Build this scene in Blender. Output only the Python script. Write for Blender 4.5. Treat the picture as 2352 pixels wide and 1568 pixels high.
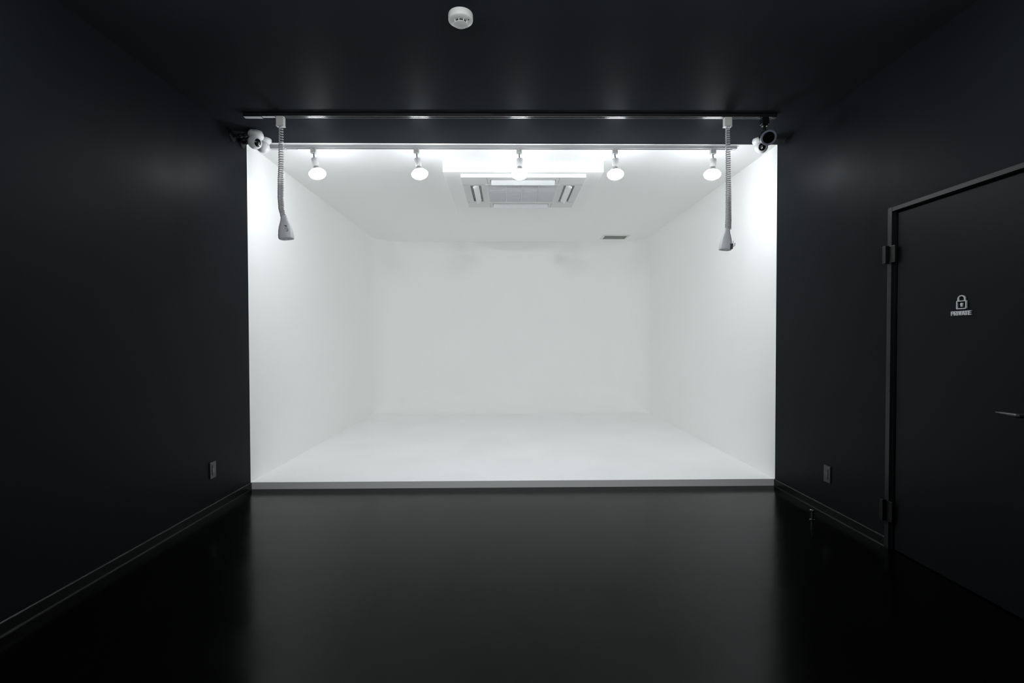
import bpy, bmesh, math, random
from mathutils import Vector, Matrix
random.seed(4)
sc = bpy.context.scene
for o in list(bpy.data.objects):
    bpy.data.objects.remove(o)
C = sc.collection
PI = math.pi

# ------------------------------------------------------------------ camera
F, CZ = 1140.0, 1.24                      # focal length in pixels of a 2352 px wide frame, lens height
YAW, PITCH, ROLL, SHY = 0.0103, -0.01826, -0.00243, -16.03
cy_, sy_ = math.cos(YAW), math.sin(YAW)
fw = Vector((sy_, cy_, 0)); rt = Vector((cy_, -sy_, 0)); up = Vector((0, 0, 1))
fw, up = fw*math.cos(PITCH)+up*math.sin(PITCH), up*math.cos(PITCH)-fw*math.sin(PITCH)
rt, up = rt*math.cos(ROLL)+up*math.sin(ROLL), up*math.cos(ROLL)-rt*math.sin(ROLL)
cd = bpy.data.cameras.new('camera'); cam = bpy.data.objects.new('camera', cd); C.objects.link(cam)
cd.sensor_width = 36; cd.lens = F/2352*36; cd.shift_y = -SHY/2352; cd.clip_start = .02
M = Matrix.Identity(4)
for i in range(3):
    M[i][0] = rt[i]; M[i][1] = up[i]; M[i][2] = -fw[i]
M.translation = Vector((0, 0, CZ))
cam.matrix_world = M
sc.camera = cam

# ------------------------------------------------------------------ world, exposure
w = bpy.data.worlds.new('world'); sc.world = w; w.use_nodes = True
w.node_tree.nodes['Background'].inputs[0].default_value = (0, 0, 0, 1)
w.node_tree.nodes['Background'].inputs[1].default_value = 0
vs = sc.view_settings
vs.view_transform = 'Standard'; vs.look = 'None'; vs.gamma = 1; vs.use_curve_mapping = False
vs.exposure = 0.0
MAIN_BULB = 112.0        # emission strength of the five bulbs in the white room
NEAR_BULB = 64.0        # emission strength of the bulbs on the track above the viewer
FILL_SPOT = 125.0      # watts of each of the two fill spotlights added behind the viewer
LIGHT_COL = (0.91, 0.965, 1.0)
sc.cycles.max_bounces = 16; sc.cycles.diffuse_bounces = 12

# survey helper: measured image position at a known distance from the lens -> point in the room
def at(px, py, Y):
    d = fw + rt*((px-1176)/F) + up*((784-SHY-py)/F)
    return Vector((0, 0, CZ)) + d*(Y/d.y)

# ------------------------------------------------------------------ materials
def mat(name, col, rough=.5, spec=.5, metal=0, noise=None, bump=None, coat=0):
    m = bpy.data.materials.new(name); m.use_nodes = True
    nt = m.node_tree; b = nt.nodes['Principled BSDF']
    b.inputs['Base Color'].default_value = (*col, 1)
    b.inputs['Roughness'].default_value = rough
    b.inputs['Specular IOR Level'].default_value = spec
    b.inputs['Metallic'].default_value = metal
    b.inputs['Coat Weight'].default_value = coat
    tc = nt.nodes.new('ShaderNodeTexCoord')
    if noise:                              # (scale, amount, stretch): gentle variation of tone and gloss
        s, a, st = noise
        mp = nt.nodes.new('ShaderNodeMapping'); mp.inputs['Scale'].default_value = st
        nt.links.new(tc.outputs['Object'], mp.inputs[0])
        n = nt.nodes.new('ShaderNodeTexNoise'); n.inputs['Scale'].default_value = s; n.inputs['Detail'].default_value = 4
        nt.links.new(mp.outputs[0], n.inputs['Vector'])
        r = nt.nodes.new('ShaderNodeMapRange')
        r.inputs['To Min'].default_value = rough*(1-a); r.inputs['To Max'].default_value = rough*(1+a)
        r.inputs['From Min'].default_value = .3; r.inputs['From Max'].default_value = .7
        nt.links.new(n.outputs['Fac'], r.inputs['Value']); nt.links.new(r.outputs[0], b.inputs['Roughness'])
        cr = nt.nodes.new('ShaderNodeValToRGB')
        cr.color_ramp.elements[0].position = .3; cr.color_ramp.elements[1].position = .7
        cr.color_ramp.elements[0].color = (*[c*(1-a*.25) for c in col], 1)
        cr.color_ramp.elements[1].color = (*[min(1, c*(1+a*.25)) for c in col], 1)
        nt.links.new(n.outputs['Fac'], cr.inputs[0]); nt.links.new(cr.outputs[0], b.inputs['Base Color'])
    if bump:
        n2 = nt.nodes.new('ShaderNodeTexNoise'); n2.inputs['Scale'].default_value = bump[0]; n2.inputs['Detail'].default_value = 3
        nt.links.new(tc.outputs['Object'], n2.inputs['Vector'])
        bp = nt.nodes.new('ShaderNodeBump'); bp.inputs['Strength'].default_value = bump[1]; bp.inputs['Distance'].default_value = bump[2]
        nt.links.new(n2.outputs['Fac'], bp.inputs['Height']); nt.links.new(bp.outputs[0], b.inputs['Normal'])
    return m
def emit(name, col, s):
    m = bpy.data.materials.new(name); m.use_nodes = True
    b = m.node_tree.nodes['Principled BSDF']
    b.inputs['Base Color'].default_value = (.8, .8, .8, 1)
    b.inputs['Emission Color'].default_value = (*col, 1); b.inputs['Emission Strength'].default_value = s
    return m

black_wall = mat('black_wall_paint', (.0118, .0130, .0155), .45, .03, noise=(3, .08, (1, 1, 1)), bump=(60, .08, .002))
black_ceil = mat('black_ceiling_paint', (.0265, .0290, .0335), .45, .0035, noise=(3, .08, (1, 1, 1)), bump=(50, .06, .002))
black_floor = mat('black_floor_coating', (.0008, .0009, .0010), .19, .105, noise=(1.6, .16, (.35, 2.2, 1)), bump=(9, .10, .003))
white_wall = mat('white_wall_paint', (.940, .938, .928), .62, .3, noise=(2, .015, (1, 1, 1)))
white_ceil = mat('white_ceiling_paint', (.940, .938, .928), .62, .3)
white_floor = mat('white_floor_paint', (.930, .934, .932), .5, .3, noise=(1.5, .1, (1, 1, 1)))
base_m = mat('black_baseboard_vinyl', (.003, .0032, .0035), .3, .3)
door_m = mat('black_door_laminate', (.0105, .0115, .0130), .40, .06, noise=(3, .08, (1, 1, 1)))
frame_m = mat('black_door_frame', (.013, .014, .0155), .42, .25)
hinge_m = mat('black_hinge_metal', (.004, .004, .0045), .4, .3)
gloss_black = mat('gloss_black_plastic', (.008, .009, .010), .22, .5)
matt_black = mat('matt_black_plastic', (.006, .006, .007), .5, .4)
white_pl = mat('white_plastic', (.74, .75, .74), .38, .5)
cream_pl = mat('off_white_plastic', (.70, .71, .68), .42, .5)
grey_pl = mat('light_grey_plastic', (.55, .56, .57), .45, .5)
plug_pl = mat('warm_white_plastic', (.80, .80, .765), .42, .5)
white_gloss = mat('glossy_white_plastic', (.78, .79, .79), .18, .5)
grille_m = mat('grille_grey', (.80, .81, .82), .5, .4)
dark_gap = mat('dark_gap', (.03, .03, .032), .6, .3)
vent_m = mat('vent_grey', (.72, .73, .70), .5, .4)
steel = mat('brushed_steel', (.55, .56, .58), .25, .5, 1, noise=(30, .2, (1, 1, 6)))
chrome_dark = mat('dark_chrome', (.28, .28, .29), .18, .5, 1)
bezel_m = mat('violet_grey_bezel', (.20, .21, .27), .4, .5)
letter_m = mat('silver_lettering', (.72, .73, .74), .4, .5)
letter_m2 = letter_m
cord_m = mat('black_cord', (.015, .015, .016), .5, .4)
outlet_m = mat('dark_outlet_plastic', (.022, .023, .024), .4, .5)
bulb_main = emit('lit_bulb_glass', LIGHT_COL, MAIN_BULB)
bulb_main_sh = emit('lit_bulb_shoulder', LIGHT_COL, MAIN_BULB*.22)
bulb_near = emit('near_bulb_glass', LIGHT_COL, NEAR_BULB)
bulb_near_sh = emit('near_bulb_shoulder', LIGHT_COL, NEAR_BULB*.22)

# ------------------------------------------------------------------ mesh helpers
def build(name, bm, m, parent=None, smooth=False, bevel=0, seg=2):
    me = bpy.data.meshes.new(name)
    bmesh.ops.recalc_face_normals(bm, faces=bm.faces)
    bm.to_mesh(me); bm.free()
    o = bpy.data.objects.new(name, me); C.objects.link(o)
    me.materials.append(m)
    if smooth:
        me.polygons.foreach_set('use_smooth', [True]*len(me.polygons))
        me.set_sharp_from_angle(angle=math.radians(38))
    if bevel:
        bv = o.modifiers.new('bevel', 'BEVEL'); bv.width = bevel; bv.segments = seg; bv.limit_method = 'ANGLE'
        bv.angle_limit = math.radians(40)
    if parent: o.parent = parent
    return o
def box(bm, lo, hi, mtx=None):
    vs_ = []
    for x in (lo[0], hi[0]):
        for y in (lo[1], hi[1]):
            for z in (lo[2], hi[2]):
                v = Vector((x, y, z)); vs_.append(bm.verts.new(mtx @ v if mtx else v))
    for f in ((0,1,3,2),(4,6,7,5),(0,4,5,1),(2,3,7,6),(0,2,6,4),(1,5,7,3)):
        bm.faces.new([vs_[i] for i in f])
    return bm
def prism(bm, pts, z0, z1):
    a = [bm.verts.new((x, y, z0)) for x, y in pts]; b = [bm.verts.new((x, y, z1)) for x, y in pts]
    n = len(pts)
    bm.faces.new(a[::-1]); bm.faces.new(b)
    for i in range(n): bm.faces.new((a[i], a[(i+1) % n], b[(i+1) % n], b[i]))
    return bm
def frame_of(d):
    d = Vector(d).normalized()
    h = Vector((0, 0, 1)) if abs(d.z) < .9 else Vector((0, 1, 0))
    a = h.cross(d).normalized(); b = d.cross(a)
    return Matrix(((a.x, b.x, d.x), (a.y, b.y, d.y), (a.z, b.z, d.z)))
def lathe(bm, prof, org=(0,0,0), axis=(0,0,1), n=40, sx=1, sy=1):
    """profile [(radius, height)] turned round axis"""
    R = frame_of(axis); org = Vector(org); rings = []
    for r, h in prof:
        if r < 1e-6: rings.append([bm.verts.new(org + R @ Vector((0, 0, h)))])
        else: rings.append([bm.verts.new(org + R @ Vector((r*sx*math.cos(2*PI*k/n), r*sy*math.sin(2*PI*k/n), h))) for k in range(n)])
    for A, B in zip(rings, rings[1:]):
        for k in range(n):
            k2 = (k+1) % n
            if len(A) == 1 and len(B) == 1: break
            if len(A) == 1: bm.faces.new((A[0], B[k2], B[k]))
            elif len(B) == 1: bm.faces.new((A[k], A[k2], B[0]))
            else: bm.faces.new((A[k], A[k2], B[k2], B[k]))
    for Rg in (rings[0], rings[-1]):
        if len(Rg) > 2: bm.faces.new(Rg)
    return bm
def tube(bm, pts, r, n=8, rz=None):
    pts = [Vector(p) for p in pts]; rings = []; prev = None
    for i, p in enumerate(pts):
        t = (pts[min(i+1, len(pts)-1)]-pts[max(i-1, 0)]).normalized()
        if prev is None:
            h = Vector((0, 0, 1)) if abs(t.z) < .9 else Vector((1, 0, 0))
            a = h.cross(t).normalized()
        else: a = (prev - t*prev.dot(t)).normalized()
        prev = a; b = t.cross(a)
        rr = r[i] if isinstance(r, (list, tuple)) else r
        rings.append([bm.verts.new(p + a*rr*math.cos(2*PI*k/n) + b*(rz or rr)*math.sin(2*PI*k/n)) for k in range(n)])
    for A, B in zip(rings, rings[1:]):
        for k in range(n): bm.faces.new((A[k], A[(k+1) % n], B[(k+1) % n], B[k]))
    bm.faces.new(rings[0]); bm.faces.new(rings[-1])
    return bm
def ell(bm, c, r, n=24, mtx=None, sc3=(1,1,1)):
    m = Matrix.Translation(Vector(c)) @ (mtx.to_4x4() if mtx else Matrix.Identity(4)) @ Matrix.Diagonal((r*sc3[0], r*sc3[1], r*sc3[2], 1))
    bmesh.ops.create_uvsphere(bm, u_segments=n, v_segments=n//2, radius=1, matrix=m)
    return bm
NB = bmesh.new
def tag(o, label, cat, group=None):
    o['label'] = label; o['category'] = cat
    if group: o['group'] = group
    return o
def thing(name, label, cat, loc=(0,0,0), group=None):
    o = bpy.data.objects.new(name, None); C.objects.link(o); o.location = loc; o.empty_display_size = .05
    return tag(o, label, cat, group)
def struct(name, bm, m, label=None, **k):
    o = build(name, bm, m, **k); o['kind'] = 'structure'
    if label: o['label'] = label
    return o
def copy_tree(o, parent=None):
    c = o.copy(); C.objects.link(c)
    if parent: c.parent = parent
    for ch in [x for x in bpy.data.objects if x.parent == o]: copy_tree(ch, c)
    return c

# ------------------------------------------------------------------ room
XL, XR, H = -2.1295, 2.258, 2.856
YL, YR, YB, YN = 4.121, 4.143, 8.25, -1.8       # mouth of the white room (left, right), its end wall, wall behind the viewer
T = .12; PZ = .060
def yo(x): return YL + (YR-YL)*(x-XL)/(XR-XL)
struct('floor', prism(NB(), [(XL-T, YN-T), (XR+T, YN-T), (XR+T, yo(XR+T)), (XL-T, yo(XL-T))], -.1, 0), black_floor, 'glossy black floor of the front room')
struct('ceiling', prism(NB(), [(XL-T, YN-T), (XR+T, YN-T), (XR+T, yo(XR+T)), (XL-T, yo(XL-T))], H, H+.1), black_ceil, 'black ceiling of the front room')
struct('wall_left', box(NB(), (XL-T, YN-T, 0), (XL, YL, H)), black_wall, 'black left wall of the front room')
struct('wall_near', box(NB(), (XL, YN-T, 0), (XR, YN, H)), black_wall, 'black wall behind the viewer')
# right wall, with the doorway cut out
DY0, DY1, DZ = 2.035, 2.872, 1.984
bm = NB()
box(bm, (XR, YN-T, 0), (XR+T, DY0, H)); box(bm, (XR, DY1, 0), (XR+T, YR, H)); box(bm, (XR, DY0, DZ), (XR+T, DY1, H))
struct('wall_right', bm, black_wall, 'black right wall holding the door')
# white room
struct('floor_studio', prism(NB(), [(XL, YL), (XR, YR), (XR, YB+.02), (XL, YB+.02)], 0, PZ), white_floor, 'raised white floor of the lit studio', bevel=.002)
struct('ceiling_studio', prism(NB(), [(XL-T, yo(XL-T)), (XR+T, yo(XR+T)), (XR+T, YB+T), (XL-T, YB+T)], H, H+.1), white_ceil, 'white ceiling of the lit studio')
struct('wall_studio_left', box(NB(), (XL-T, YL, 0), (XL, YB+T, H)), white_wall, 'white left wall of the lit studio')
struct('wall_studio_right', box(NB(), (XR, YR, 0), (XR+T, YB+T, H)), white_wall, 'white right wall of the lit studio')
# end wall with rounded corners and a cove running down into the floor
rc, cov = .46, .42
path = []
for k in range(13):
    a = PI - k/12*PI/2; path.append((XL+rc+rc*math.cos(a), YB-rc+rc*math.sin(a), Vector((math.cos(a), math.sin(a))), k/12))
for k in range(1, 12):
    path.append((XL+rc+(XR-XL-2*rc)*k/12, YB, Vector((0, 1)), 1))
for k in range(13):
    a = PI/2 - k/12*PI/2; path.append((XR-rc+rc*math.cos(a), YB-rc+rc*math.sin(a), Vector((math.cos(a), math.sin(a))), 1-k/12))
bm = NB(); cols = []
for x, y, n, wgt in path:
    a = cov*(wgt**1.2)*.98 + .004; col = []
    for j in range(13):
        th = j/12*PI/2
        off = a*(1-math.sin(th)); zz = PZ + a*(1-math.cos(th))
        col.append(bm.verts.new((x-n.x*off, y-n.y*off, zz)))
    for zz in (1.0, 1.8, H): col.append(bm.verts.new((x, y, zz)))
    cols.append(col)
for A, B in zip(cols, cols[1:]):
    for j in range(len(A)-1): bm.faces.new((A[j], B[j], B[j+1], A[j+1]))
ob = struct('wall_back', bm, white_wall, 'white end wall of the lit studio with rounded corners', smooth=True)
struct('wall_back_core', box(NB(), (XL, YB+.02, 0), (XR, YB+T, H)), white_wall)
bpy.data.objects['wall_back_core'].name = 'wall_back_outer'

# baseboards: thin vinyl strips with a rounded top and a caulked foot
def baseboard(name, x, s, y0, y1, label):
    bm = NB(); prof = [(0, 0), (.011, 0), (.0095, .004), (.0085, .008), (.0085, .054), (.007, .0575), (.004, .060), (0, .060)]
    a = [bm.verts.new((x+s*px, y0, z)) for px, z in prof]; b = [bm.verts.new((x+s*px, y1, z)) for px, z in prof]
    for i in range(len(prof)):
        j = (i+1) % len(prof); bm.faces.new((a[i], a[j], b[j], b[i]))
    bm.faces.new(a); bm.faces.new(b)
    struct(name, bm, base_m, label)
baseboard('baseboard_left', XL, 1, YN, YL-.001, 'black baseboard along the left wall')
baseboard('baseboard_right', XR, -1, 2.917, YR-.001, 'black baseboard between the door and the studio')
baseboard('baseboard_right_near', XR, -1, YN, DY0-.046, 'black baseboard on the near side of the door')

# ------------------------------------------------------------------ door
bm = NB(); box(bm, (XR+.006, DY0+.014, .006), (XR+.042, 2.858, 1.966))
door = struct('door_1', bm, door_m, 'flush black door in the right wall', bevel=.0015)
bm = NB(); co = .012                                       # casing stands proud of the wall
box(bm, (XR-co, DY1+.012, 0), (XR+.03, 2.915, DZ+.021)); box(bm, (XR-co, DY0-.043, 0), (XR+.03, DY0, DZ+.021))
box(bm, (XR-co+.001, DY0, DZ-.004), (XR+.03, DY1+.012, DZ+.0205))
# rebate lining behind the leaf
box(bm, (XR+.05, DY0, 0), (XR+T, DY0+.03, DZ)); box(bm, (XR+.05, DY1-.03, 0), (XR+T, DY1, DZ)); box(bm, (XR+.05, DY0, DZ-.03), (XR+T, DY1, DZ))
build('door_frame', bm, frame_m, door, bevel=.0012)
bm = NB(); box(bm, (XR+.1, DY0, 0), (XR+T, DY1, DZ)); struct('wall_right_recess', bm, matt_black)
for z0, z1 in ((1.680, 1.783), (.162, .287)):
    bm = NB()
    box(bm, (XR-co-.024, 2.898, z0), (XR-co+.002, 2.924, z1))          # knuckle block on the casing
    box(bm, (XR-co-.006, 2.850, z0+.002), (XR-co+.001, 2.899, z1-.002))  # thin plate reaching over the gap
    build('hinge', bm, hinge_m, door, bevel=.002)
# lever handle: tapering bar that lies parallel to the leaf, turned towards the hinges
hx = XR-.055; handle_m = mat('black_handle_metal', (.035, .036, .037), .32, .5)
bm = NB()
tip = at(2287, 942, 2.2); 
p1 = Vector((hx, 2.212, .907)); p0 = Vector((hx, 2.112, .905))
bm_pts = [(p0+(p1-p0)*t) for t in (0, .2, .45, .7, .9, 1)]
tube(bm, bm_pts, [.0095, .0092, .0075, .0056, .0040, .002], 14)
tube(bm, [(XR+.006, 2.105, .905), (hx+.012, 2.105, .905), (hx+.002, 2.108, .905), (hx, 2.116, .905)], .0095, 14)
h = build('door_handle', bm, handle_m, door, smooth=True)
bm = NB(); lathe(bm, [(0, -.009), (.022, -.009), (.0255, -.006), (.0255, 0)], (XR+.0065, 2.105, .905), (1, 0, 0), 32)
build('handle_rosette', bm, handle_m, door, smooth=True)

# ------------------------------------------------------------------ padlock sign with PRIVATE
sx_ = XR+.0055; th = .0065
sign = thing('door_sign', 'silver raised padlock symbol above the word PRIVATE on the black door', 'sign', (sx_, 2.4465, 1.40))
def flat(bm, pts, y0=2.4465, z0=0, t=th):
    """polygon (u to the right as seen from the room, v up) extruded out of the door face"""
    a = [bm.verts.new((0, -u+y0-2.4465, v+z0-1.40)) for u, v in pts]; b = [bm.verts.new((-t, -u+y0-2.4465, v+z0-1.40)) for u, v in pts]
    n = len(pts); bm.faces.new(a); bm.faces.new(b[::-1])
    for i in range(n): bm.faces.new((a[i], a[(i+1) % n], b[(i+1) % n], b[i]))
def ring(bm, outer, inner, y0=2.4465, z0=0, t=th):
    n = len(outer)
    def L(pts, x): return [bm.verts.new((x, -u+y0-2.4465, v+z0-1.40)) for u, v in pts]
    oa, ob_, ia, ib = L(outer, 0), L(outer, -t), L(inner, 0), L(inner, -t)
    for i in range(n):
        j = (i+1) % n
        bm.faces.new((oa[i], oa[j], ob_[j], ob_[i])); bm.faces.new((ia[i], ib[i], ib[j], ia[j]))
        bm.faces.new((ob_[i], ob_[j], ib[j], ib[i])); bm.faces.new((oa[i], ia[i], ia[j], oa[j]))
def rrect(u0, v0, u1, v1, r, n=5):
    P = []
    for cx, cy, a0 in ((u1-r, v1-r, 0), (u0+r, v1-r, 90), (u0+r, v0+r, 180), (u1-r, v0+r, 270)):
        for k in range(n+1):
            a = math.radians(a0+90*k/n); P.append((cx+r*math.cos(a), cy+r*math.sin(a)))
    return P
bm = NB()
ring(bm, rrect(-.0275, 1.3855, .0275, 1.4275, .005), rrect(-.0225, 1.3900, .0225, 1.4235, .001))
# shackle: arch of the same stroke
n = 16; O = []; I = []
for k in range(n+1):
    a = PI - PI*k/n
    O.append((.0205*math.cos(a), 1.4365+.0175*math.sin(a))); I.append((.0150*math.cos(a), 1.4365+.0128*math.sin(a)))
O = [(-.0205, 1.4265)]+O+[(.0205, 1.4265)]; I = [(-.0150, 1.4265)]+I+[(.0150, 1.4265)]
va = [[bm.verts.new((x, -u, v-1.40)) for u, v in P] for P in (O, I) for x in (0, -th)]
oa, ob_, ia, ib = va
for i in range(len(O)-1):
    bm.faces.new((oa[i], oa[i+1], ob_[i+1], ob_[i])); bm.faces.new((ia[i], ib[i], ib[i+1], ia[i+1]))
    bm.faces.new((ob_[i], ob_[i+1], ib[i+1], ib[i])); bm.faces.new((oa[i], ia[i], ia[i+1], oa[i+1]))
flat(bm, [(.0072*math.cos(2*PI*k/20), 1.4095+.0066*math.sin(2*PI*k/20)) for k in range(20)], t=th*.8)
flat(bm, [(-.0036, 1.4085), (-.0052, 1.3975), (.0052, 1.3975), (.0036, 1.4085)], t=th*.78)
build('padlock_symbol', bm, letter_m, sign)
# letters on a 10-high grid: strokes as polygons
hh, ww = .0215, .0146
def letter(bm, ch, u0, z0, wd):
    S = lambda P: flat(bm, [(u0+x*wd, z0+y*hh) for x, y in P])
    if ch == 'P':
        S([(0, 0), (.32, 0), (.32, 1), (0, 1)]); S([(.32, .80), (.70, .80), (.80, .72), (1, .72), (1, .84), (.84, 1), (.32, 1)])
        S([(.70, .56), (.80, .60), (.80, .72), (1, .72), (1, .50), (.84, .36), (.32, .36), (.32, .54), (.70, .54)])
    elif ch == 'R':
        S([(0, 0), (.32, 0), (.32, 1), (0, 1)]); S([(.32, .82), (.70, .82), (.78, .74), (1, .74), (1, .86), (.84, 1), (.32, 1)])
        S([(.78, .64), (.78, .74), (1, .74), (1, .56), (.84, .42), (.32, .42), (.32, .58), (.70, .58)])
        S([(.40, .42), (.72, .42), (1.04, 0), (.68, 0)])
    elif ch == 'I': S([(0, 0), (1, 0), (1, 1), (0, 1)])
    elif ch == 'V': S([(0, 1), (.33, 1), (.50, .42), (.67, 1), (1, 1), (.66, 0), (.34, 0)])
    elif ch == 'A':
        S([(0, 0), (.30, 0), (.5, .70), (.5, 1), (.34, 1)]); S([(1, 0), (.70, 0), (.5, .70), (.5, 1), (.66, 1)])
        S([(.30, .16), (.70, .16), (.64, .36), (.36, .36)])
    elif ch == 'T': S([(.32, 0), (.68, 0), (.68, .78), (1, .78), (1, 1), (0, 1), (0, .78), (.32, .78)])
    elif ch == 'E':
        S([(0, 0), (1, 0), (1, .2), (.34, .2), (.34, .41), (.92, .41), (.92, .59), (.34, .59), (.34, .8), (1, .8), (1, 1), (0, 1)])
bm = NB(); u = -.0565
for ch, wd in (('P', .0155), ('R', .0170), ('I', .0058), ('V', .0185), ('A', .0185), ('T', .0160), ('E', .0150)):
    letter(bm, ch, u, 1.3545, wd); u += wd + (.0012 if ch not in 'VA' else -.0012)
build('lettering', bm, letter_m, sign)

# ------------------------------------------------------------------ wall outlets
def outlet(side, yc, zc, label):
    s = 1 if side < 0 else -1; x = XL if side < 0 else XR
    o = thing('wall_outlet', label, 'outlet', (x, yc, zc), 'black wall outlets')
    bm = NB(); box(bm, (0, -.036, -.060), (s*.009, .036, .060)); build('cover_plate', bm, outlet_m, o, bevel=.003)
    bm = NB(); box(bm, (s*.008, -.0135, -.036), (s*.0115, .0135, .036)); ins = build('socket_insert', bm, gloss_black, o, bevel=.001)
    for dz in (.024, -.024):
        for dy in (-.0062, .0062):
            build('socket_slot', box(NB(), (s*.0113, dy-.0012, dz-.0045), (s*.0120, dy+.0012, dz+.0045)), dark_gap, ins)
outlet(-1, 3.586, .304, 'black power outlet low on the left wall')
outlet(1, 3.453, .287, 'black power outlet low on the right wall near the door')

# ------------------------------------------------------------------ floor door stop
ds = thing('door_stopper', 'small steel door stop standing on the floor by the right baseboard', 'door stop', (2.092, 3.36, 0))
bm = NB(); lathe(bm, [(0, 0), (.018, 0), (.019, .002), (.019, .005), (.012, .008), (0, .008)], n=32); build('base_plate', bm, chrome_dark, ds, smooth=True)
bm = NB(); lathe(bm, [(0, .008), (.012, .008), (.012, .058), (.013, .06), (0, .06)], n=32); build('post', bm, gloss_black, ds, smooth=True)
for dx in (-.0095, .0095): build('side_rod', lathe(NB(), [(0, .006), (.0032, .008), (.0032, .060), (0, .061)], (dx, -.010, 0), n=12), steel, ds, smooth=True)
bm = NB(); lathe(bm, [(0, .060), (.014, .060), (.0165, .063), (.0165, .068), (.014, .071), (0, .072)], n=32); build('cap', bm, chrome_dark, ds, smooth=True)

# ------------------------------------------------------------------ lighting tracks
def track(name, label, x0, x1, y0, wd, ht, m, slot_m, cream_end, rail_m):
    o = thing(name, label, 'lighting track', ((x0+x1)/2, y0+wd/2, H))
    L = (x1-x0)/2; a = wd/2; bm = NB()
    t_ = .0075                                    # open-bottomed channel: two sides, roof, inner lips
    box(bm, (-L, -a, -ht), (L, -a+t_, 0)); box(bm, (-L, a-t_, -ht), (L, a, 0)); box(bm, (-L, -a+t_, -.006), (L, a-t_, 0))
    build('channel', bm, m, o, bevel=.0008)
    bm = NB(); box(bm, (-L+.12, -a+t_, -ht+.0055), (L-.03, a-t_, -.006)); build('slot', bm, slot_m, o)
    for s in (-1, 1): build('contact_rail', box(NB(), (-L+.12, s*(a-t_)-.0017, -ht-.0004), (L-.03, s*(a-t_)+.0017, -ht+.0022)), rail_m, o)
    bm = NB(); box(bm, (-L-.004, -a-.001, -ht-.004), (-L+.125, a+.001, -.0005)); build('end_feed', bm, m, o, bevel=.002)
    bm = NB(); box(bm, (-L-.002, -a+.001, -ht-.0052), (-L+.121, a-.001, -ht-.0035)); build('feed_cover', bm, cream_end, o)
    bm = NB(); box(bm, (-L+.127, -a+.006, -ht-.0012), (-L+.215, a-.006, -ht+.0005)); build('joint_cover', bm, chrome_dark, o)
    bm = NB(); box(bm, (L-.03, -a-.0005, -ht-.002), (L+.004, a+.0005, -.0005)); build('end_cap', bm, m, o, bevel=.002)
    return o
BY = 3.578
track('lighting_track', 'long black track across the black ceiling in front of the studio', -1.868, 1.943, BY, .036, .022, matt_black, dark_gap, grey_pl, chrome_dark)
WY = 4.158
track('lighting_track', 'white track with five lit bulbs on the studio ceiling edge', -1.955, 1.925, WY, .036, .026, grey_pl, dark_gap, grey_pl, white_pl)
NY = 1.86
track('lighting_track', 'black track overhead near the viewer, above the picture', -1.90, 1.98, NY, .036, .024, matt_black, dark_gap, matt_black, steel)

# ------------------------------------------------------------------ pendant bulbs
def pendant(bulb_m, drop=0):
    """origin where the adapter meets the track underside, hanging down -z"""
    o = bpy.data.objects.new('pendant_lamp', None); C.objects.link(o); o.empty_display_size = .05
    bm = NB()
    box(bm, (-.021, -.015, -.003), (.021, .015, .006)); box(bm, (-.023, -.0165, -.040), (.023, .0165, -.003))
    build('track_adapter', bm, white_pl, o, bevel=.003)
    bm = NB(); box(bm, (.004, -.0185, -.030), (.013, -.0160, -.004)); build('release_tab', bm, grey_pl, o, bevel=.001)
    bm = NB(); tube(bm, [(0, 0, -.038), (.0006, 0, -.055), (.002, 0, -.070), (.004, 0, -.084)], .0040, 10)
    build('cord', bm, cord_m, o, smooth=True)
    return o
def lamp_body(o, lean, bulb_m):
    ax = Vector((math.sin(lean), 0, -math.cos(lean)))
    org = Vector((.004, 0, -.080))
    bm = NB(); lathe(bm, [(0, 0), (.022, 0), (.0255, .003), (.026, .008), (.026, .050), (.0245, .060), (.0235, .066), (0, .066)], org, ax, 36)
    s = build('socket', bm, white_pl, o, smooth=True)
    bm = NB(); lathe(bm, [(.0200, .064), (.0205, .070), (.024, .078), (.032, .088), (.0445, .097), (.0455, .0985), (0, .0985)], org, ax, 40)
    build('reflector_neck', bm, white_pl, o, smooth=True)
    prof = [(.0450, .0975)]
    # squat dome: widest a little below the neck
    for k in range(1, 15):
        a = -.93 + (PI/2+.93)*k/14
        prof.append((.0680*math.cos(a) if k < 14 else 0, .1290+(.043 if a > 0 else .037)*math.sin(a)))
    bm = NB(); lathe(bm, prof, org, ax, 40)
    b = build('bulb_glass', bm, bulb_m, o, smooth=True)
    b.data.materials.append(bulb_main_sh if bulb_m is bulb_main else bulb_near_sh)
    for p in b.data.polygons:
        if (p.center-org).dot(ax) < .118: p.material_index = 1
    return b
labels = ['leftmost lit bulb on the white track, leaning right', 'second lit bulb from the left on the white track',
          'middle lit bulb, hanging in front of the air conditioner', 'lit bulb hanging just right of the air conditioner box', 'rightmost lit bulb, beside the right coiled cord']
zt = H-.026
for lab, px, lean in zip(labels, (720.5, 957, 1192.5, 1412.5, 1637.5), (.20, .16, .0, -.0, -.07)):
    p = at(px, 346, WY+.018)
    o = pendant(bulb_main); o.location = (p.x, WY+.018, zt)
    tag(o, lab, 'pendant lamp', 'lit bulbs on the white track'); lamp_body(o, lean, bulb_main)
for x, wh in ((-1.60, 'leftmost of the five'), (-.76, 'second of the five from the left'), (.09, 'middle one of the five'), (.95, 'fourth of the five from the left'), (1.75, 'rightmost of the five')):
    o = pendant(bulb_near); o.location = (x, NY+.018, H-.024)
    tag(o, 'lit bulb on the track above the viewer, '+wh, 'pendant lamp', 'bulbs on the near overhead track')
    lamp_body(o, 0, bulb_near)

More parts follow.
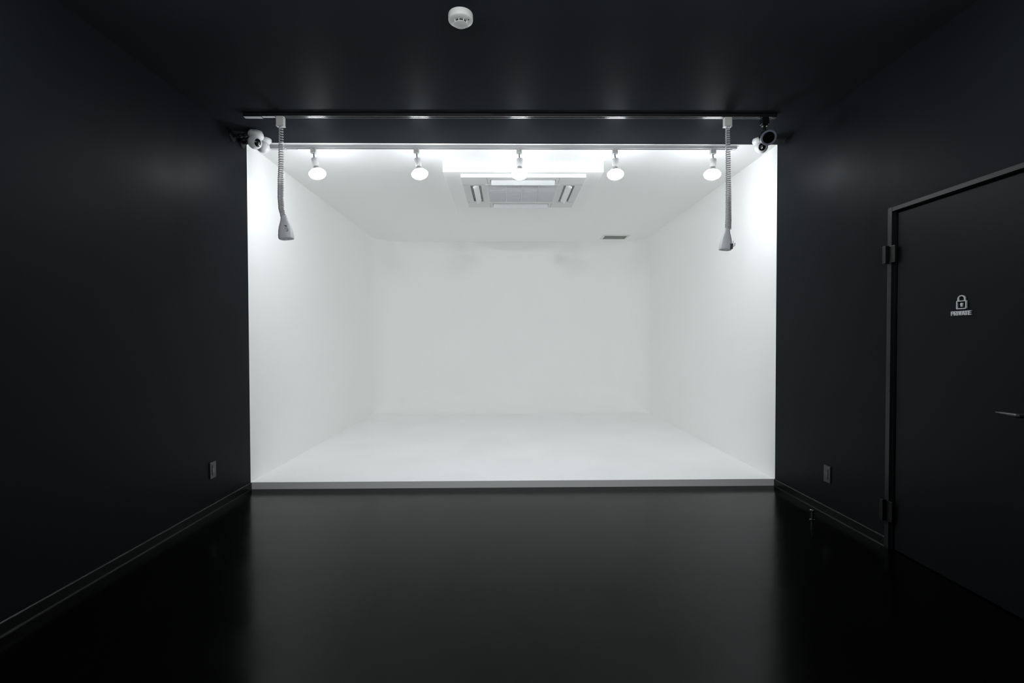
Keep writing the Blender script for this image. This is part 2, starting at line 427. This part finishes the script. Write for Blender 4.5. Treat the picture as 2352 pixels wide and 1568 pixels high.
# ------------------------------------------------------------------ hanging power sockets on coiled cords
def smoothpath(keys, n=60):
    """keys (t, offset); cosine interpolation"""
    def f(t):
        for (a, va_), (b, vb) in zip(keys, keys[1:]):
            if t <= b:
                s = (t-a)/(b-a); s = s*s*(3-2*s); return va_+(vb-va_)*s
        return keys[-1][1]
    return f
def hanging_socket(px, py_top, py_coil0, py_coil1, py_bot, Y, drift, widths, turns, mirror, label, fat=1.0):
    top = at(px, py_top, Y); zt_ = H-.022
    o = thing('hanging_power_socket', label, 'hanging socket', (top.x, Y, zt_), 'white sockets hanging from the black track')
    m1 = .00315
    za = at(px, py_coil0, Y).z - zt_; zb = at(px, py_coil1, Y).z - zt_; zc = at(px, py_bot, Y).z - zt_
    s = mirror
    bm = NB(); box(bm, (-.025, -.017, -.003), (.025, .017, .006)); box(bm, (-.027, -.0185, za), (.027, .0185, -.003))
    build('track_adapter', bm, plug_pl, o, bevel=.004, seg=3)
    bm = NB(); box(bm, (-.0285, -.020, za-.005), (.0285, .020, za+.003)); build('adapter_lip', bm, white_pl, o, bevel=.003)
    # coil
    dr = smoothpath(drift); wf = smoothpath(widths); dens = smoothpath(turns)
    N = 3000; phi = 0; pts = []; 
    Lz = za-.004-zb
    total = Lz
    step = total/N; t = 0; last = -1e9
    for i in range(N+1):
        t = i/N; z = za-.004 - Lz*t
        phi += step/(dens(t)*m1)*2*PI
        if phi-last > .36:
            last = phi
            r = wf(t)*m1/2 - .0041
            pts.append((dr(t)*m1 + r*math.cos(phi), -r*math.sin(phi), z))
    bm = NB(); tube(bm, pts, .0041, 8); build('coiled_cord', bm, coil_m, o, smooth=True)
    # handset: squared bell, narrow neck to broad mouth
    ex = dr(1)*m1; hb = zb-zc
    tilt = .10*s
    R = Matrix.Rotation(-tilt, 3, 'Y')
    prof = [(0, .0212), (.06, .0217), (.20, .0255), (.30, .0312), (.37, .0352), (.45, .0398), (.53, .0432), (.62, .0464), (.70, .0484), (.80, .0500), (.88, .0506), (.97, .0500), (1.0, .0485)]
    prof = [(q, r*fat) for q, r in prof]
    bm = NB(); rings = []
    n = 40
    def sq(a, e):
        c, sn = math.cos(a), math.sin(a)
        return (abs(c)**e*math.copysign(1, c), abs(sn)**e*math.copysign(1, sn))
    org = Vector((ex + .003*s, 0, zb+.006))
    for q, r in prof:
        e = 1 - .32*q
        cs = .003*s*q
        rings.append([bm.verts.new(org + R @ Vector((r*sq(2*PI*k/n, e)[0]+cs, r*.86*sq(2*PI*k/n, e)[1], -hb*q))) for k in range(n)])
    for A, B in zip(rings, rings[1:]):
        for k in range(n): bm.faces.new((A[k], A[(k+1) % n], B[(k+1) % n], B[k]))
    bm.faces.new(rings[0]); bm.faces.new(rings[-1])
    hs = build('handset', bm, shell_m, o, smooth=True)
    # end face with outlet slots
    bm = NB(); fz = -hb-.0015
    def P(x, y, z): return org + R @ Vector((x, y, z))
    c = [bm.verts.new(P(.003*s+.0440*fat*sq(2*PI*k/n, .68)[0], .0375*fat*sq(2*PI*k/n, .68)[1], fz)) for k in range(n)]
    d = [bm.verts.new(P(.003*s+.0440*fat*sq(2*PI*k/n, .68)[0], .0375*fat*sq(2*PI*k/n, .68)[1], fz+.004)) for k in range(n)]
    bm.faces.new(c); bm.faces.new(d)
    for k in range(n): bm.faces.new((c[k], c[(k+1) % n], d[(k+1) % n], d[k]))
    ef = build('socket_face', bm, grey_pl, o)
    mt = Matrix.Translation(org) @ R.to_4x4()
    for dx in (-.016, .016):
        for dy in (-.0075, .0075): build('socket_slot', box(NB(), (dx-.0015, dy-.005, fz-.0006), (dx+.0015, dy+.005, fz+.0005), mt), dark_gap, ef)
    return o, org, R, hb, hs
coil_m = mat('coiled_cord_plastic', (.56, .55, .555), .4, .5)
shell_m = mat('handset_plastic', (.64, .65, .67), .42, .5)
Yc = BY+.018
o, org, R, hb, hs = hanging_socket(644.5, 270, 289.5, 497, 551, Yc,
    [(0, .5), (.35, .2), (.62, -1.2), (.78, -1.8), (.90, -.6), (1, 3.5)], [(0, 10.5), (.4, 12), (.65, 13.5), (1, 13.2)],
    [(0, 5.8), (.3, 5.6), (.6, 4.6), (.68, 3.6), (1, 3.2)], 1, 'white socket on a coiled cord, hanging before the left studio wall')
mt = Matrix.Translation(org) @ R.to_4x4()
bm = NB(); lathe(bm, [(0, .0), (.0105, .0), (.0115, .0015), (.0115, .0045)], (.0240, -.0425, -hb*.66), (0.25, 1, 0.10), 24)
bmesh.ops.transform(bm, matrix=mt, verts=bm.verts); build('round_button', bm, white_pl, hs, smooth=True)
bm = NB(); lathe(bm, [(.0115, .0012), (.0145, .0010), (.0145, .0050)], (.0240, -.0425, -hb*.66), (0.25, 1, 0.10), 24)
bmesh.ops.transform(bm, matrix=mt, verts=bm.verts); build('button_ring', bm, mat('ring_grey', (.25, .26, .27), .5), hs, smooth=True)
bm = NB(); box(bm, (.014, -.0385, -hb*.505), (.021, -.033, -hb*.475)); box(bm, (.0225, -.0375, -hb*.525), (.028, -.031, -hb*.490))
bmesh.ops.transform(bm, matrix=mt, verts=bm.verts); build('indicator_mark', bm, dark_gap, hs)
bm = NB(); box(bm, (-.0525, -.009, -hb*.96), (-.043, .009, -hb*.78)); bmesh.ops.transform(bm, matrix=mt, verts=bm.verts); build('side_catch', bm, mat('catch_grey', (.16, .165, .17), .4), hs, bevel=.002)
bm = NB(); ell(bm, (-.0195, 0, -.001), .0055, 12); bmesh.ops.transform(bm, matrix=mt, verts=bm.verts); build('cord_clip', bm, matt_black, hs, smooth=True)

o, org, R, hb, hs = hanging_socket(1671, 270, 290.5, 526, 576, Yc,
    [(0, .5), (.4, 2.0), (.7, 3.0), (.9, 3.2), (1, 2.6)], [(0, 10.5), (.4, 11.5), (.7, 13), (1, 14.5)],
    [(0, 5.2), (.45, 5.0), (.62, 4.2), (.75, 3.4), (1, 3.1)], -1, 'white socket on a coiled cord, hanging before the right studio wall', .84)
mt = Matrix.Translation(org) @ R.to_4x4()
bm = NB(); tube(bm, [(.034, -.014, -hb*.82), (.048, -.018, -hb*.82), (.054, -.020, -hb*.80), (.0555, -.020, -hb*.74), (.0555, -.020, -hb*.66)], .0028, 8)
tube(bm, [(.014, -.034, -hb*.74), (.014, -.045, -hb*.745), (.020, -.048, -hb*.75), (.029, -.046, -hb*.74), (.030, -.045, -hb*.62)], .0026, 8)
bmesh.ops.transform(bm, matrix=mt, verts=bm.verts); build('cord_hook', bm, grey_pl, hs, smooth=True)
bm = NB(); box(bm, (.016, -.0375, -hb*.72), (.0385, -.010, -hb*.975)); bmesh.ops.transform(bm, matrix=mt, verts=bm.verts); build('side_panel', bm, mat('catch_dark', (.07, .072, .078), .4), hs, bevel=.003)

# ------------------------------------------------------------------ cameras in the upper corners
def security_camera(label, base_c, ax, R_, look, bracket, m=white_gloss):
    """puck-shaped foot above, round turning head below, black lens window"""
    o = thing('security_camera', label, 'camera', base_c, 'white cameras in the upper corners of the studio mouth')
    ax = Vector(ax).normalized()                      # from foot towards head
    bm = NB(); lathe(bm, [(0, -.024), (.036, -.024), (.044, -.021), (.053, -.010), (.0575, .004), (.057, .016), (.050, .027), (.040, .033), (0, .034)], (0, 0, 0), ax, 40)
    build('foot', bm, m, o, smooth=True)
    bm = NB(); lathe(bm, [(.0400, -.026), (.0435, -.0245), (.0435, -.0215), (.040, -.021)], (0, 0, 0), ax, 40)
    build('foot_ring', bm, grey_pl, o, smooth=True)
    hc = ax*.066; look = Vector(look).normalized(); q = frame_of(look)
    bm = NB(); ell(bm, hc, R_, 32, None, (1, 1, 1)); hd = build('head', bm, m, o, smooth=True)
    bm = NB()                                          # oval lens window just proud of the head
    prof = [(0, R_*1.04), (R_*.30, R_*.985), (R_*.50, R_*.895), (R_*.56, R_*.85), (R_*.56, R_*.74), (0, R_*.74)]
    lathe(bm, prof, hc, look, 32, .94, 1.08); ln = build('lens_window', bm, gloss_black, hd, smooth=True)
    bm = NB(); lathe(bm, [(R_*.56, R_*.85), (R_*.62, R_*.83), (R_*.64, R_*.78), (R_*.64, R_*.70), (R_*.56, R_*.70)], hc, look, 32, .94, 1.08); build('lens_rim', bm, white_gloss, hd, smooth=True)
    bm = NB(); lathe(bm, [(0, R_*1.045), (R_*.13, R_*1.03), (R_*.16, R_*1.0), (R_*.16, R_*.9), (0, R_*.9)], hc-q @ Vector((0, R_*.22, 0)), look, 20); build('lens', bm, chrome_dark, ln, smooth=True)
    if bracket:
        bm = NB()
        P = [Vector(p)-Vector(base_c) for p in bracket]
        tube(bm, P, .013, 14)
        dirw = Vector((-1 if base_c[0] < 0 else 1, 0, 0))
        e = P[-1]
        lathe(bm, [(0, -.012), (.038, -.012), (.041, -.006), (.041, 0), (0, 0)], e, dirw, 28)
        lathe(bm, [(0, -.018), (.020, -.016), (.022, 0), (.020, .016), (0, .018)], P[0], (0, 1, .2), 20)
        for p in P[1:-1]: ell(bm, p, .0165, 16)
        build('mounting_bracket', bm, matt_black, o, smooth=True)
    return o
cA = at(588, 308.5, 3.90); 
security_camera('white round camera on a black wall bracket, nearer of the left corner pair', tuple(cA), (-.10, -.12, -1), .0500, (.79, -.54, -.27),
    [cA+Vector((-.045, .01, .008)), cA+Vector((-.085, .0, -.004)), cA+Vector((-.120, .0, -.010)), Vector((XL+.0, cA.y, cA.z-.014))])
cB = at(606.5, 318.5, 4.045)
security_camera('white round camera tucked behind another in the left corner, lens hidden', tuple(cB), (-.12, -.02, -1), .0500, (.40, 1, -.05),
    [cB+Vector((-.05, .01, .006)), cB+Vector((-.095, .0, -.020)), cB+Vector((-.14, 0, -.03)), Vector((XL+.0, cB.y, cB.z-.034))])
cD = at(1745, 320, 4.03)
security_camera('white round camera behind the black spotlight in the right corner', tuple(cD), (.16, -.06, -1), .0500, (-.29, -.9, -.25),
    [cD+Vector((.045, .01, .0)), cD+Vector((.10, .0, .008)), Vector((XR, cD.y, cD.z+.016))])

# black spotlights: one at the right end of the black track, two added unseen behind the viewer as front fill
def spotlight(label, sp, ringc, axis, lit=False):
    so = thing('track_spotlight', label, 'spotlight', sp)
    O0 = Vector(sp); axis = Vector(axis).normalized()
    bm = NB(); box(bm, (-.025, -.017, -.003), (.025, .017, .006)); box(bm, (-.026, -.019, -.048), (.026, .019, -.003)); box(bm, (-.020, -.015, -.060), (.020, .015, -.048))
    build('track_adapter', bm, gloss_black, so, bevel=.003)
    body_c = ringc - axis*.075 - O0
    bm = NB(); tube(bm, [(0, 0, -.055), (0, 0, -.088)], .010, 14); tube(bm, [(0, 0, -.085), (0, .0, -.098), body_c+Vector((0, 0, .040))], .0075, 12)
    ell(bm, (0, 0, -.088), .013, 16)
    build('neck', bm, gloss_black, so, smooth=True)
    bm = NB(); lathe(bm, [(0, -.118), (.030, -.118), (.038, -.112), (.040, -.104), (.040, -.060), (.0475, -.045), (.0500, -.030), (.0500, -.004), (.049, 0), (0.0, 0)], ringc-O0, axis, 44)
    build('housing', bm, matt_black, so, smooth=True)
    bm = NB(); lathe(bm, [(.0385, -.002), (.0385, .003), (.0400, .005), (.0500, .005), (.0515, .003), (.0515, -.006), (.0385, -.006)], ringc-O0, axis, 48)
    build('bezel', bm, bezel_m, so, smooth=True)
    bm = NB(); lathe(bm, [(0, .0018), (.025, .0014), (.0384, .0004), (.0384, -.004), (0, -.004)], ringc-O0, axis, 40)
    build('lens', bm, spot_on if lit else spot_off, so, smooth=True)
    bm = NB()
    for k in range(4): lathe(bm, [(.0405, -.104+.011*k), (.0435, -.102+.011*k), (.0435, -.098+.011*k), (.0405, -.096+.011*k)], ringc-O0, axis, 40)
    build('cooling_fin', bm, gloss_black, so, smooth=True)
    if lit:                                       # front fill beam, only on the added spotlights
        ld = bpy.data.lights.new('fill_beam', 'SPOT'); ld.energy = FILL_SPOT; ld.color = (.97, .99, 1.0)
        ld.spot_size = math.radians(72); ld.spot_blend = 1.0; ld.shadow_soft_size = .04
        lo = bpy.data.objects.new('fill_beam', ld); C.objects.link(lo); lo.parent = so
        lo.matrix_local = Matrix.Translation(ringc-O0+axis*.05) @ (-axis).to_track_quat('Z', 'Y').to_matrix().to_4x4()
    return so
spot_off = mat('spot_lens_black', (.004, .004, .005), .12, .35)
spot_on = emit('fill_spot_lens', (.97, .99, 1), 20.0)  # glowing face of the added fill spotlights
sp = at(1756, 272, BY+.018)
spotlight('black spotlight at the right end of the black track', (sp.x, BY+.018, H-.022), at(1765.5, 316, 3.50), (-.21, -.87, -.45))
FY = -.75
track('lighting_track', 'added black track behind the viewer, carrying the fill spotlights', -1.2, 1.3, FY-.018, .036, .024, matt_black, dark_gap, matt_black, steel)  # unseen track, put in to hold the added spotlights
for x, side in ((-.75, 'left'), (.90, 'right')):  # assumed lamps, added to brighten the platform front and hanging fixtures
    a_ = Vector((.1, 6.3, 1.0)) - Vector((x, FY, 2.68)); a_.normalize()
    spotlight('added black fill spotlight behind the viewer on the %s, aimed at the studio' % side, (x, FY, H-.024), Vector((x, FY, H-.145)) + a_*.075, a_, True)

# ------------------------------------------------------------------ air conditioner and its boxing
DB = .10; zb_ = H-DB
ACX, ACY = .155, 5.215
bx0, bx1, by0 = at(1016.5, 393, 4.52), at(1386, 396, 4.535), 4.525
BXL, BXR = bx0.x, bx1.x
ACX = (BXL+BXR)/2 + .003
bm = NB(); box(bm, (BXL, by0, zb_), (BXR, by0+1.44, H)); struct('ceiling_boxing', bm, white_ceil, 'white square boxing around the air conditioner', bevel=.003)
hp = .575; ACY = 5.09; seam_m = mat('seam_grey', (.22, .23, .23), .6); throat_m = mat('throat_grey', (.42, .43, .42), .6)
ac = thing('air_conditioner', 'white ceiling air conditioner with four open louvres', 'air conditioner', (ACX, ACY, zb_))
ac.scale = (1, .90, 1)
zp = -.034
sl0, sl1, slh = .40, .505, .305                     # slot: inner, outer offset and half length
# panel face as a grid with the four slots and the intake cut out
xs = [-hp, -sl1, -sl0, -slh, slh, sl0, sl1, hp]
gi = .355
xs = sorted(set([-hp, -sl1, -sl0, -gi, -slh, slh, gi, sl0, sl1, hp]))
bm = NB(); cells = set()
for i in range(len(xs)-1):
    for j in range(len(xs)-1):
        mx, my = (xs[i]+xs[i+1])/2, (xs[j]+xs[j+1])/2
        if (abs(mx) < slh and sl0 < abs(my) < sl1) or (abs(my) < slh and sl0 < abs(mx) < sl1): continue
        if abs(mx) < gi and abs(my) < gi*.84: pass
        cells.add((i, j))
vt = {}
def V(i, j, l):
    k = (i, j, l)
    if k not in vt: vt[k] = bm.verts.new((xs[i], xs[j], zp if l == 0 else -.001))
    return vt[k]
for i, j in cells:
    bm.faces.new((V(i, j, 0), V(i+1, j, 0), V(i+1, j+1, 0), V(i, j+1, 0)))
    for (di, dj, a, b) in ((-1, 0, (i, j), (i, j+1)), (1, 0, (i+1, j), (i+1, j+1)), (0, -1, (i, j), (i+1, j)), (0, 1, (i, j+1), (i+1, j+1))):
        if (i+di, j+dj) not in cells:
            bm.faces.new((V(*a, 0), V(*b, 0), V(*b, 1), V(*a, 1)))
build('panel', bm, white_pl, ac)
# dark throat behind each slot, flap hanging open in it
for k in range(4):
    Rz = Matrix.Rotation(k*PI/2, 4, 'Z')
    bm = NB(); box(bm, (-slh, -sl1, -.004), (slh, -sl0, -.001), Rz); build('air_throat', bm, throat_m, ac)
    bm = NB()
    R2 = Rz @ Matrix.Translation(Vector((0, -(sl0+sl1)/2+.004, zp-.010))) @ Matrix.Rotation(math.radians(-34 if k == 0 else 34), 4, 'X')
    box(bm, (-slh+.006, -.030, -.004), (slh-.006, .030, .003), R2)
    for xx in (-slh+.006, slh-.010): box(bm, (xx, -.028, -.002), (xx+.004, .028, .018), R2)
    build('flap', bm, white_gloss, ac, bevel=.0015)
    # seam between the corner cover and the panel
    for s in (-1, 1): build('seam', box(NB(), (s*(slh+.030)-.0013, -hp+.002, zp-.0008), (s*(slh+.030)+.0013, -sl0+.02, zp+.0006), Rz), seam_m, ac)
gy = .310; gyo = 0.0
bm = NB(); 
box(bm, (-gi, -gy-.040, zp-.004), (gi, -gy, zp+.001)); box(bm, (-gi, gy, zp-.004), (gi, gy+.040, zp+.001))
box(bm, (-gi, -gy, zp-.004), (-gi+.022, gy, zp+.001)); box(bm, (gi-.022, -gy, zp-.004), (gi, gy, zp+.001))
build('intake_frame', bm, white_pl, ac, bevel=.001)
bm = NB(); N = 30
for k in range(N):
    y = -gy + 2*gy*(k+.5)/N
    box(bm, (-gi+.022, y-.0048, zp-.0035), (gi-.022, y+.0048, zp+.0005))
for k in (-1, 0, 1): box(bm, (k*.155-.003, -gy, zp-.0045), (k*.155+.003, gy, zp-.001))
build('intake_grille', bm, grille_m, ac)
bm = NB(); box(bm, (-gi+.022, -gy, zp-.0008), (gi-.022, gy, zp-.0002)); build('filter', bm, mat('filter_grey', (.50, .51, .54), .6), ac)

# ------------------------------------------------------------------ ceiling vent near the end wall
v0, v1 = at(1376, 551, 8.0), at(1436, 551, 8.0)
vn = thing('ceiling_vent', 'small grey slotted vent in the white ceiling near the end wall', 'vent', (1.712, 7.87, H))
a, b = .205, .155
bm = NB(); t_ = .030
box(bm, (-a, -b, -.010), (a, -b+t_, 0)); box(bm, (-a, b-t_, -.010), (a, b, 0)); box(bm, (-a, -b+t_, -.010), (-a+t_, b-t_, 0)); box(bm, (a-t_, -b+t_, -.010), (a, b-t_, 0))
build('frame', bm, white_pl, vn, bevel=.002)
bm = NB()
for k in range(9):
    y = -b+t_ + (2*b-2*t_)*(k+.5)/9
    box(bm, (-a+t_, -.009, -.001), (a-t_, .009, .001), Matrix.Translation(Vector((0, y, -.006))) @ Matrix.Rotation(math.radians(24), 4, 'X'))
build('slat', bm, vent_m, vn)
bm = NB(); box(bm, (-a+t_, -b+t_, -.0015), (a-t_, b-t_, -.0005)); build('backing', bm, mat('vent_backing', (.26, .26, .25), .6), vn)

# ------------------------------------------------------------------ smoke detector
sd = thing('smoke_detector', 'round white smoke detector on the black ceiling', 'smoke detector', (-.226, 2.503, H))
bm = NB(); lathe(bm, [(0, 0), (.0600, 0), (.0612, -.004), (.0614, -.026), (.0600, -.0305), (.0565, -.0335), (.034, -.0375), (0, -.038)], n=64)
build('body', bm, cream_pl, sd, smooth=True)
bm = NB(); lathe(bm, [(0, -.036), (.0310, -.036), (.0310, -.0475), (0, -.0475)], n=48); build('sensing_slots', bm, dark_gap, sd, smooth=True)
bm = NB(); lathe(bm, [(0, -.0470), (.0325, -.0470), (.0345, -.0480), (.0340, -.0500), (.029, -.0515), (0, -.0520)], n=48); cg = build('sensor_cap', bm, cream_pl, sd, smooth=True)
for k in range(9):
    a_ = 2*PI*k/9 + .52 - PI/2
    build('rib', box(NB(), (.0290, -.0013, -.0490), (.0365, .0013, -.0360), Matrix.Rotation(a_, 4, 'Z')), white_pl, cg)
bm = NB(); lathe(bm, [(0, -.0340), (.0026, -.0345), (.0026, -.0385), (0, -.0395)], (.046*math.cos(-.45), .046*math.sin(-.45), 0), n=14); build('indicator_light', bm, dark_gap, sd, smooth=True)
